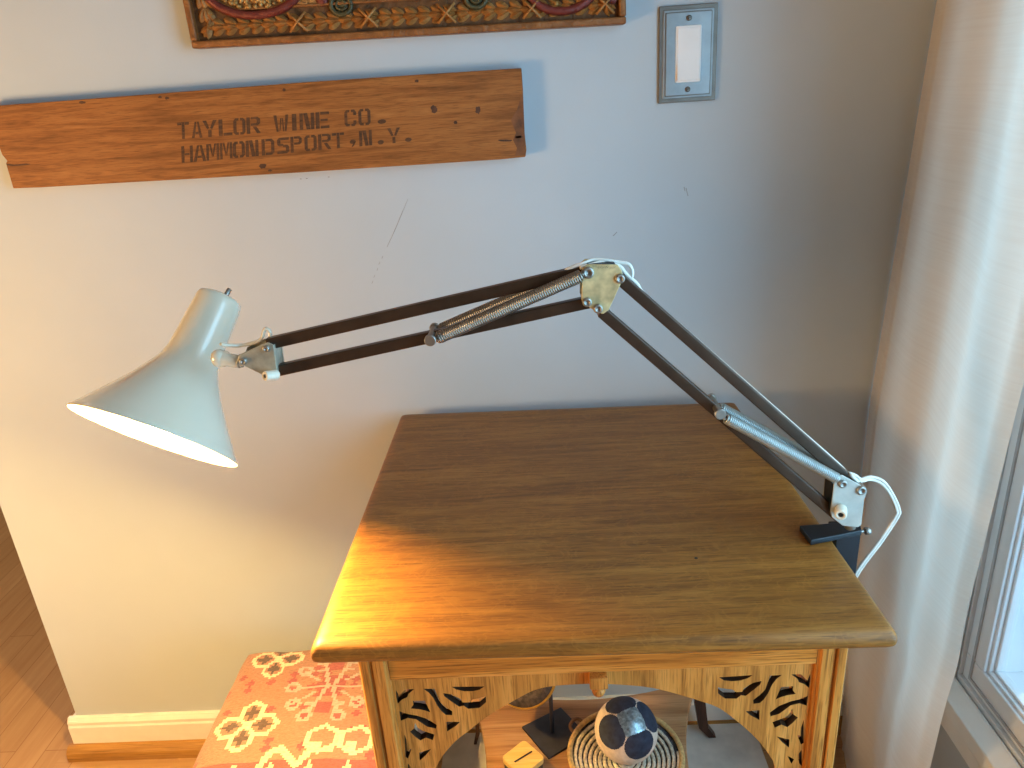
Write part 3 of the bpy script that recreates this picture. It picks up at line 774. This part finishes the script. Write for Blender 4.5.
bm = B(); lathe(bm, [(.0045, .0490), (.0065, .0485), (.0075, .036), (.0085, .012), (.0086, .001)], dc, nrm, 48); obj('carved_face', bm, M['disc'], dd, smooth=True)

q = [at_z(x, y, .252) for x, y in ((499, 758.5), (529.5, 741), (547, 756))]; q.append(q[0] + q[2] - q[1])
cpt = sum(q, Vector()) / 4
bk = thing('coin_box', 'small box with slotted bamboo lid beside the black square base on the shelf', 'box', (cpt.x, cpt.y, ZS))
ex = (q[2] - q[1]); ey = (q[0] - q[1]); side = (ex.length + ey.length) / 2; ang = math.atan2(ex.y, ex.x)
def rot2(p, c, a): return (c.x + p[0] * math.cos(a) - p[1] * math.sin(a), c.y + p[0] * math.sin(a) + p[1] * math.cos(a))
def rr_at(h, r, z, c, a): return [(*rot2(p, c, a), z) for p in rrect(0, 0, h, h, r)]
bm = B(); prism(bm, rr_at(side / 2 * .93, .004, ZS, cpt, ang), (0, 0, .042)); obj('body', bm, M['dark'], bk, bevel=.0008)
bm = B(); prism(bm, rr_at(side / 2, .006, ZS + .0425, cpt, ang), (0, 0, .0095)); ld = obj('lid', bm, M['bamboo'], bk, bevel=.0012)
s1, s2 = at_z(514.6, 762, .2523), at_z(532, 751.5, .2523)
bm = B(); beam(bm, s1, s2, .0022, .0012, (0, 0, 1)); obj('slot', bm, M['recess'], ld)

# coiled round mat-basket with the ball in it
bc = at_z(625.5, 757.5, ZS + .012); RB = .0925; KB = .88
bs = thing('woven_basket', 'round coiled fibre tray with cream and dark rings under the ball', 'basket', (bc.x, bc.y, ZS))
def bz(r): return ZS + .0045 + .018 * max(0, (r - .040) / .045) ** 1.5
bm = B(); lathe(bm, [(0, .02), (.0005, .052), (.006, .069), (.016, .0785), (.0185, .079), (.0125, .070), (.0045, .052), (.003, .002)], (bc.x, bc.y, ZS), (0, 0, 1), 64); obj('dark_weave', bm, M['coil_dark'], bs, smooth=True)
pts = []; turns = 10; n = turns * 60
for i in range(n + 1):
    a = 2 * PI * i / 60; r = .006 + (.0762 - .006) * i / n; pts.append((bc.x + r * math.cos(a), bc.y + r * math.sin(a), bz(r) + .0008))
bm = B(); tube(bm, pts, [.0029 * (.92 + .08 * (-1) ** i) for i in range(n + 1)], 6); obj('coil', bm, M['coil'], bs)
bm = B(); tube(bm, [(bc.x + .0805 * math.cos(a), bc.y + .0805 * math.sin(a), bz(.080) + .001) for a in [2 * PI * k / 80 for k in range(80)]], .0040, 8, True); obj('rim', bm, M['rush'], bs, smooth=True)
lp = at_z(578, 727, ZS + .02)
dirv = Vector((lp.x - bc.x, lp.y - bc.y, 0)).normalized(); pt = Vector((-dirv.y, dirv.x, 0)); o0 = Vector((bc.x, bc.y, bz(.08))) + dirv * .080
bm = B(); tube(bm, smooth_path([o0 - pt * .012, o0 + dirv * .010 - pt * .010 + Vector((0, 0, .004)), o0 + dirv * .013 + Vector((0, 0, .006)), o0 + dirv * .010 + pt * .010 + Vector((0, 0, .004)), o0 + pt * .012], 6), .0026, 8); obj('loop', bm, M['twig'], bs, smooth=True)

BR = .0452
bo = at_z(626, 730, ZS + .0085 + BR)
bm = B(); ball(bm, bo, BR, 6)
# panel layout: silver squares on the cube axes, navy petals on its edges, cream at the corners
fw = (bo - CAM).normalized(); rt = (MR @ Vector((1, 0, 0))); rt = (rt - fw * rt.dot(fw)).normalized(); upv = rt.cross(fw)
n0 = (-fw * .93 + rt * .20 + upv * .26).normalized()
e1 = (rt * math.cos(.42) + upv * math.sin(.42)); e1 = (e1 - n0 * e1.dot(n0)).normalized(); e2 = n0.cross(e1)
def panel(d):
    c = sorted([abs(d.dot(n0)), abs(d.dot(e1)), abs(d.dot(e2))], reverse=True)
    an = abs(d.dot(n0))
    if an == c[0] and c[1] < c[0] * .40: return 2
    if an == c[2]: return 0
    # distance to the nearest edge axis (two equal components), long axis towards the third
    a = Vector((c[0], c[1], c[2])); m = (c[0] + c[1]) / math.sqrt(2); s = (c[0] - c[1]) / math.sqrt(2)
    if (s / .47) ** 2 + (c[2] / .50) ** 2 < 1: return 1
    return 0
for f in bm.faces: f.material_index = panel((f.calc_center_median() - bo).normalized())
for v in bm.verts:
    d = (v.co - bo).normalized(); v.co = bo + d * BR * (1.0 if panel(d) == 0 else 1.012)
o = obj('ball', bm, [M['ball_white'], M['ball_navy'], M['ball_silver']], smooth=True)
o['label'] = 'stitched ball with navy and cream panels and a silver patch in the woven tray'; o['category'] = 'ball'

# low pale panel on the floor under the table
bm = B(); box(bm, (-.202, -.46, ZF), (.345, -.030, .056)); o = obj('floor_panel', bm, M['mat_cream'], bevel=.002)
o['label'] = 'pale grey low panel lying on the floor beneath the oak table'; o['category'] = 'panel'

# ------------------------------------------------------------------ wall pieces: stencilled crate board
YBf = -.020
bd = thing('crate_board', 'old wooden crate board with stencilled wine company name on the wall', 'sign', (-.35, 0, 1.04))
out_px = [(-14, 106.3), (60, 101), (180, 91.8), (300, 82.5), (420, 74.5), (521.5, 68), (523, 90), (524, 128), (526.5, 150), (525.5, 157), (500, 159.5), (400, 166), (300, 172.5), (200, 178.5), (100, 184), (40, 187.5), (13, 188.5), (5.5, 163), (7, 161), (2, 155), (-2, 145), (-6, 128)]
bm = B(); prism(bm, [P(x, y, YBf) for x, y in out_px], (0, -YBf - .0002, 0)); brd = obj('board', bm, M['crate'], bd, bevel=.0012)
def rc(x0, y0, x1, y1): return [(x0, y0), (x1, y0), (x1, y1), (x0, y1)]
def mx(p, w): return [(w - x, y) for x, y in p][::-1]
HALF = [(.3, 0), (.12, 0), (0, .15), (0, .85), (.12, 1), (.3, 1), (.3, .85), (.2, .85), (.17, .8), (.17, .2), (.2, .15), (.3, .15)]
BOWL = [(.22, 1), (.55, 1), (.68, .88), (.68, .6), (.55, .48), (.22, .48), (.22, .62), (.47, .62), (.52, .67), (.52, .81), (.47, .86), (.22, .86)]
SU = [(.62, 1), (.12, 1), (0, .88), (0, .58), (.1, .46), (.32, .46), (.32, .6), (.17, .62), (.17, .84), (.62, .84)]
def dot(cx, cy, r): return [(cx + r * math.cos(a) * 1.1, cy + r * math.sin(a)) for a in [2 * PI * k / 12 for k in range(12)]]
GL = {
 'T': (.7, [rc(0, .83, .24, 1), rc(.46, .83, .7, 1), rc(.27, 0, .43, 1)]),
 'A': (.7, [[(0, 0), (.17, 0), (.33, .97), (.22, .97)], [(.53, 0), (.7, 0), (.48, .97), (.37, .97)], rc(.25, .22, .45, .34)]),
 'Y': (.7, [[(0, 1), (.18, 1), (.33, .52), (.23, .46)], [(.52, 1), (.7, 1), (.47, .46), (.37, .52)], rc(.27, 0, .43, .42)]),
 'L': (.62, [rc(0, 0, .17, 1), rc(.22, 0, .62, .17)]),
 'O': (.7, [HALF, mx(HALF, .7)]),
 'R': (.7, [rc(0, 0, .17, 1), BOWL, [(.3, .43), (.48, .43), (.7, 0), (.52, 0)]]),
 'W': (.8, [[(0, 1), (.15, 1), (.26, 0), (.15, 0)], [(.30, 0), (.36, .12), (.43, .8), (.36, .8)], [(.46, .8), (.5, .8), (.56, 0), (.49, 0)], [(.65, 1), (.8, 1), (.68, 0), (.59, 0)]]),
 'I': (.3, [rc(.06, 0, .24, 1)]),
 'N': (.7, [rc(0, 0, .16, 1), rc(.54, 0, .7, 1), [(.18, 1), (.37, 1), (.52, 0), (.33, 0)]]),
 'E': (.62, [rc(0, 0, .17, 1), rc(.22, .83, .62, 1), rc(.22, .43, .55, .57), rc(.22, 0, .62, .17)]),
 'C': (.7, [HALF, [(.4, 1), (.58, 1), (.7, .85), (.7, .66), (.53, .66), (.53, .82), (.5, .85), (.4, .85)], [(.4, 0), (.4, .15), (.5, .15), (.53, .18), (.53, .34), (.7, .34), (.7, .15), (.58, 0)]]),
 'H': (.7, [rc(0, 0, .17, 1), rc(.53, 0, .7, 1), rc(.21, .43, .49, .57)]),
 'M': (.8, [rc(0, 0, .15, 1), rc(.65, 0, .8, 1), [(.18, 1), (.29, 1), (.39, .4), (.36, .2)], [(.51, 1), (.62, 1), (.44, .2), (.41, .4)]]),
 'D': (.7, [rc(0, 0, .17, 1), mx([(.47 - .0, 0)] and [(.48, 0), (.14, 0), (0, .16), (0, .84), (.14, 1), (.48, 1), (.48, .85), (.22, .85), (.17, .78), (.17, .22), (.22, .15), (.48, .15)], .7)]),
 'S': (.62, [SU, [(.62 - x, 1 - y) for x, y in SU]]),
 'P': (.7, [rc(0, 0, .17, 1), BOWL]),
 '.': (.3, [dot(.15, .14, .14)]), ',': (.3, [dot(.15, .34, .14), [(.2, .3), (.29, .34), (.2, .06), (.08, .0)]])}
kx = lambda x: 150 + x / 3.657
ky = lambda y: 90 + y / 3.657
L1 = [('T', 100, 142), ('A', 152, 190), ('Y', 192, 244), ('L', 251, 300), ('O', 305, 348), ('R', 353, 404), ('W', 452, 506), ('I', 514, 540), ('N', 547, 600), ('E', 606, 655), ('C', 711, 754), ('O', 762, 806), ('.', 832, 862)]
L2 = [('H', 115, 156), ('A', 158, 204), ('M', 206, 252), ('M', 256, 300), ('O', 303, 346), ('N', 350, 396), ('D', 408, 454), ('S', 465, 508), ('P', 514, 556), ('O', 565, 609), ('R', 615, 662), ('T', 666, 710), (',', 730, 752), ('N', 765, 811), ('.', 832, 854), ('Y', 868, 915), ('.', 932, 956)]
bm = B()
for line, base, top in ((L1, lambda x: 179 - .0758 * (x - 120), lambda x: 118 - .0745 * (x - 120)), (L2, lambda x: 266 - .094 * (x - 130), lambda x: 205 - .087 * (x - 130))):
    for ch, x0, x1 in line:
        w, polys = GL[ch]
        for poly in polys:
            pts = []
            for gx, gy in poly:
                X = x0 + (x1 - x0) * gx / w; Y = base(X) + (top(X) - base(X)) * gy
                X += 6 * (gy - .5) * -.35; pts.append(P(kx(X), ky(Y), YBf - .0004))
            prism(bm, pts, (0, .0005, 0))
obj('stencilled_lettering', bm, M['ink'], brd, label='faded black stencilled letters')
# nail holes, stains and dark end patches of the board
def blot(bm, px, py, rx, ry, y=YBf - .0002, seed=0):
    rnd = random.Random(seed); pts = []
    for k in range(14):
        a = 2 * PI * k / 14; f = .75 + .5 * rnd.random(); pts.append(P(px + rx * math.cos(a) * f, py + ry * math.sin(a) * f, y))
    prism(bm, pts, (0, .0003, 0))
for i, (x, y, rx, ry) in enumerate(((82, 102.5, 3.2, 1.4), (160, 97, 2, 1.3), (167, 98, 2, 1.5), (284, 90, 1.8, 1.6), (417, 81, 2, 1.6), (434, 109, 3.2, 3.6), (455.5, 122.5, 1.7, 1.8), (262.5, 166, 3.8, 2.8), (270, 170.5, 2, 1.2), (478, 110, 2.6, 4), (518.5, 137, 3.5, 1.2), (505, 140.5, 7, 1.1))): 
    bm = B(); blot(bm, x, y, rx, ry, seed=i); obj('nail_hole', bm, M['knot'], brd)
bm = B()
pts = [(511, 120), (517, 110), (521, 97), (523.2, 97), (525.5, 155), (515, 156), (517, 148), (513, 140), (516, 133)]
prism(bm, [P(x, y, YBf - .0002) for x, y in pts], (0, .0003, 0))
obj('end_stain', bm, M['knot_soft'], brd)
bm = B(); prism(bm, [P(x, y, YBf - .0002) for x, y in ((6, 163.6), (14, 164.4), (26, 163.4), (31, 164.2), (24, 165.4), (13, 166.2), (7, 165.4))], (0, .0003, 0)); obj('crack', bm, M['knot'], brd)

# ------------------------------------------------------------------ carved gilt panel at the top
YC = -.024
cv = thing('carved_panel', 'carved gilt wooden wall panel with laurel border above the stencilled board', 'wall art', (-.14, 0, 1.195))
x0, x1, z0, z1 = -.4125, .1305, 1.1935, 1.60
tilt = lambda x: -.0065 * (x - x0) / (x1 - x0) + .003
def quadbox(bm, xa, xb, za, zb, ya, yb=-.0002, mi=0):
    prism(bm, [(xa, ya, za + tilt(xa)), (xb, ya, za + tilt(xb)), (xb, ya, zb + tilt(xb)), (xa, ya, zb + tilt(xa))], (0, yb - ya, 0), mi)
bm = B(); quadbox(bm, x0 + .004, x1 - .004, z0 + .004, z1 - .004, -.015); obj('backing', bm, M['cv_dark'], cv)
bm = B(); fwid = .0085
quadbox(bm, x0, x1, z0, z0 + fwid, YC); quadbox(bm, x0, x1, z1 - fwid, z1, YC); quadbox(bm, x0, x0 + fwid, z0 + fwid, z1 - fwid, YC); quadbox(bm, x1 - fwid, x1, z0 + fwid, z1 - fwid, YC)
obj('frame', bm, M['cv_frame'], cv, bevel=.002)
bm = B(); bi = .040
quadbox(bm, x0 + bi, x1 - bi, z0 + bi, z0 + bi + .003, -.020); quadbox(bm, x0 + bi, x1 - bi, z1 - bi - .003, z1 - bi, -.020); quadbox(bm, x0 + bi, x0 + bi + .003, z0 + bi, z1 - bi, -.020); quadbox(bm, x1 - bi - .003, x1 - bi, z0 + bi, z1 - bi, -.020)
obj('inner_fillet', bm, M['cv_frame'], cv, bevel=.0008)
bm = B(); quadbox(bm, x0 + bi + .003, x1 - bi - .003, z0 + bi + .003, z1 - bi - .003, -.0172); obj('tooled_field', bm, M['cv_brown'], cv)
def leaf(bm, c, d, ln, wd, y=-.0155, h=.006):
    """pointed laurel leaf lying on the backing, with a raised midrib"""
    c, d = Vector(c), Vector(d).normalized(); s = Vector((-d[1], d[0])); n = 8; A, Bq, Rg = [], [], []
    for k in range(n + 1):
        t = k / n; wv = wd * math.sin(PI * t ** .8) ** .8 if 0 < k < n else .0002; p = c + d * ln * (t - .5)
        hh = h * math.sin(PI * min(.98, max(.02, t)))
        A.append(bm.verts.new((p.x + s.x * wv / 2, y, p.y + s.y * wv / 2))); Bq.append(bm.verts.new((p.x - s.x * wv / 2, y, p.y - s.y * wv / 2))); Rg.append(bm.verts.new((p.x, y - hh, p.y)))
    for k in range(n):
        bm.faces.new((A[k], A[k + 1], Rg[k + 1], Rg[k])); bm.faces.new((Rg[k], Rg[k + 1], Bq[k + 1], Bq[k]))
bm = B(); zc = z0 + .0235; step = .0162; k = 0; x = x0 + .034
while x < x1 - .03:
    zt = zc + tilt(x)
    for dz, an, xo_ in ((.0052, -.42, .002), (-.0052, .42, .002), (0, 0, -.001)): leaf(bm, (x + xo_, zt + dz), (math.cos(an), math.sin(an)), .0185, .0088, -.0155, .0075 if dz == 0 else .0055)
    x += step
for xx in (x0 + .0235, x1 - .0235):
    z = z0 + .04
    while z < z1 - .03:
        for dx, an in ((0, 0), (.0052, -.42), (-.0052, .42)): leaf(bm, (xx + dx, z), (math.sin(an), math.cos(an)), .0185, .0088)
        z += step
o = obj('laurel_border', bm, M['cv_leaf'], cv); 
for xx in (-.275, -.09, .105, -.187, .015):
    zt = zc + tilt(xx); bm = B()
    for s in (1, -1): tube(bm, [(xx - .011, -.0215, zt - .011 * s), (xx, -.0235, zt), (xx + .011, -.0215, zt + .011 * s)], .0016, 8)
    obj('ribbon', bm, M['cv_leaf'], cv, smooth=True)
# corner leaves
for sx, xx in ((1, x0 + .022), (-1, x1 - .022)):
    bm = B()
    for an in (.3, .8, 1.25): leaf(bm, (xx + sx * .002, z0 + .022 + tilt(xx)), (math.cos(an) * sx, math.sin(an)), .026, .009, -.0165, .007)
    obj('corner_leaf', bm, M['cv_leaf'], cv)
# scrollwork on the field: red strapwork ovals, gold clusters, green roundels
def arc(bm, cx, cz, rx, rz, a0, a1, r, y=-.019, n=28): tube(bm, [(cx + rx * math.cos(a), y, cz + rz * math.sin(a)) for a in [math.radians(a0 + (a1 - a0) * k / n) for k in range(n + 1)]], r, 8, flat=1)
def wp(px, py): p = P(px, py, -.019); return p.x, p.z
gx, gz = wp(252, -18); g2, gz2 = wp(562, -20); g3, gz3 = wp(420, -60)
for cx, cz, rx, rz in ((gx, gz, .062, .0365), (g2, gz2, .045, .034), (g3, gz3, .07, .05)):
    bm = B(); arc(bm, cx, cz, rx, rz, 0, 360, .0052); obj('red_strapwork', bm, M['cv_red'], cv, smooth=True)
for px in ((322, 0), (612, -2), (345, -20)):
    bm = B(); ball(bm, (wp(*px)[0], -.0175, wp(*px)[1]), .0075, 2, (1, .5, 1)); obj('red_boss', bm, M['cv_red'], cv, smooth=True)
rnd = random.Random(3)
for cx, cz, rx_, rz_, n in ((gx, gz, .050, .029, 260), (g2, gz2, .034, .026, 130), (g3, gz3, .055, .037, 200)):
    bm = B()
    for _ in range(n):
        a = rnd.random() * 2 * PI; q_ = math.sqrt(rnd.random()); ball(bm, (cx + rx_ * q_ * math.cos(a), -.0180 - .002 * rnd.random(), cz + rz_ * q_ * math.sin(a)), .0022 + .0016 * rnd.random(), 1)
    obj('gold_cluster', bm, M['cv_gold'], cv, smooth=True)
for px in ((341, 5), (476, -2)):
    cx, cz = wp(*px); bm = B(); arc(bm, cx, cz, .0125, .0105, 0, 360, .0028); arc(bm, cx, cz, .006, .005, 20, 320, .0018)
    ball(bm, (cx, -.0172, cz), .010, 2, (1, .15, .8)); obj('green_roundel', bm, M['cv_green'], cv, smooth=True)
rnd = random.Random(11)
for k in range(64):
    bm = B()
    if k < 34:
        cx = x0 + .055 + (x1 - x0 - .11) * (k + rnd.random() * .6) / 34; cz = z0 + .050 + rnd.random() * .028 + tilt(cx)
    else:
        cx = x0 + .055 + (x1 - x0 - .11) * rnd.random(); cz = z0 + .09 + rnd.random() * (z1 - z0 - .15)
    a0 = rnd.random() * 360; arc(bm, cx, cz, .008 + .006 * rnd.random(), .005 + .004 * rnd.random(), a0, a0 + 200, .0016, -.0178, 14)
    leaf(bm, (cx, cz), (rnd.random() - .5, rnd.random() - .5 + .01), .017, .006, -.0172, .004); obj('scroll', bm, M['cv_leaf'], cv, smooth=True)

# ------------------------------------------------------------------ light switch
sw = thing('light_switch', 'white rocker light switch in a stepped nickel wall plate', 'light switch', (.21, 0, 1.151))
sx, sz = .2105, 1.1512
def layer(h, v, ya, yb, mat, name, par, bev=.0012, r=.0015):
    bm = B(); prism(bm, [(x, ya, z) for x, z in rrect(sx, sz, h, v, r, 3)], (0, yb - ya, 0)); return obj(name, bm, mat, par, bevel=bev)
pl = layer(.0367, .0568, -.0042, -.0001, M['plate_edge'], 'plate', sw, .0028, .001)
layer(.0318, .0518, -.0058, -.0036, M['plate_steel'], 'plate_step', pl, .0012)
layer(.0292, .0492, -.0070, -.005, M['plate_edge'], 'plate_step', pl, .0006)
layer(.0282, .0482, -.0074, -.006, M['plate_steel'], 'plate_face', pl, .0006)
fr = layer(.0160, .0330, -.0084, -.007, M['rocker'], 'rocker_surround', sw, .0006)
bm = B(); x_0, x_1, z_0, z_1 = sx - .0142, sx + .0142, sz - .0305, sz + .0305
yA, yB_ = -.0098, -.0125
v = [bm.verts.new(p) for p in ((x_0, yA, z_1), (x_1, yA, z_1), (x_1, -.0088, sz - .002), (x_0, -.0088, sz - .002), (x_0, yB_, z_0), (x_1, yB_, z_0))]
w_ = [bm.verts.new((a.co.x, -.0070, a.co.z)) for a in v]
bm.faces.new((v[0], v[1], v[2], v[3])); bm.faces.new((v[3], v[2], v[5], v[4])); bm.faces.new((w_[0], w_[3], w_[2], w_[1])); bm.faces.new((w_[3], w_[4], w_[5], w_[2]))
for a, c in ((0, 1), (1, 2), (2, 5), (5, 4), (4, 3), (3, 0)): bm.faces.new((v[a], w_[a], w_[c], v[c]))
obj('rocker', bm, M['rocker'], sw, bevel=.0006)
for dz in (.0415, -.0415):
    bm = B(); lathe(bm, [(0, .0034), (.0012, .0034), (.0020, .0024), (.0021, .0008)], (sx, -.0074, sz + dz), (0, -1, 0), 16); s = obj('screw', bm, M['plate_edge'], sw, smooth=True)
    bm = B(); beam(bm, (sx - .0022, -.0096, sz + dz - .001), (sx + .0022, -.0096, sz + dz + .001), .0008, .0006); obj('screw_slot', bm, M['recess'], s)

# hairline crack and tiny scuffs in the paint
bm = B(); tube(bm, smooth_path([P(x, y, -.0001) for x, y in ((408, 199), (402, 213), (394, 232), (387, 247))], 6), [.0002] * 6 + [.0004] * 7 + [.0003] * 6, 5)
for x, y in ((383, 256), (380, 262), (378, 268), (375, 275), (373, 281)): tube(bm, [P(x, y, -.0001), P(x - 1.2, y + 2.5, -.0001)], .0003, 5)
for a, c in (((686, 188), (688, 196)), ((613, 236), (617, 232)), ((684, 187), (685, 191))): tube(bm, [P(*a, -.0001), P(*c, -.0001)], .0005, 5)
for x, y in ((300, 179), (306, 178.5), (328, 177)): tube(bm, [P(x, y, -.0001), P(x + 1.5, y, -.0001)], .0006, 6)
o = obj('wall_scuffs', bm, M['smudge']); o['kind'] = 'structure'

# ------------------------------------------------------------------ light
def area(name, loc, rot, sx_, sy_, power, col):
    l = bpy.data.lights.new(name, 'AREA'); l.shape = 'RECTANGLE'; l.size = sx_; l.size_y = sy_; l.energy = power; l.color = col
    o = bpy.data.objects.new(name, l); C.objects.link(o); o.location = loc; o.rotation_euler = rot; return o
area('window_daylight', (.74, -1.0, 1.02), (0, PI / 2, 0), 1.10, .80, WIN_E, (.41, .73, 1.0))
sl = bpy.data.lights.new('sun', 'SUN'); sl.energy = SUN_E; sl.color = (1.0, .93, .82); sl.angle = .01
so = bpy.data.objects.new('sun', sl); C.objects.link(so); so.location = (3, 1, 4); so.rotation_euler = Vector((-.60, -.45, -.66)).to_track_quat('-Z', 'Y').to_euler()
rl = bpy.data.lights.new('warm_fill', 'POINT'); rl.energy = WARM_FILL_E; rl.color = (1.0, .62, .28); rl.shadow_soft_size = .16  # unseen warm fill added to brighten the left side of the wall
ro = bpy.data.objects.new('warm_fill', rl); C.objects.link(ro); ro.location = (-1.2, -.80, .80)
area('hall_fill', (-2.0, 1.2, 2.42), (0, 0, 0), .5, .5, 18, (1.0, .93, .84))  # added fill with no fixture, lifts the dark hall floor
wd = bpy.data.worlds.new('sky'); S.world = wd; wd.use_nodes = True
bg = wd.node_tree.nodes['Background']; bg.inputs[0].default_value = (.62, .84, 1.0, 1); bg.inputs[1].default_value = SKY_E

S.view_settings.view_transform = 'Standard'; S.view_settings.look = 'None'
S.view_settings.gamma = 1; S.view_settings.exposure = 0; S.view_settings.use_curve_mapping = False
S.cycles.use_denoising = True
S.cycles.max_bounces = 10; S.cycles.diffuse_bounces = 6; S.cycles.transparent_max_bounces = 12
S.cycles.sample_clamp_indirect = 6
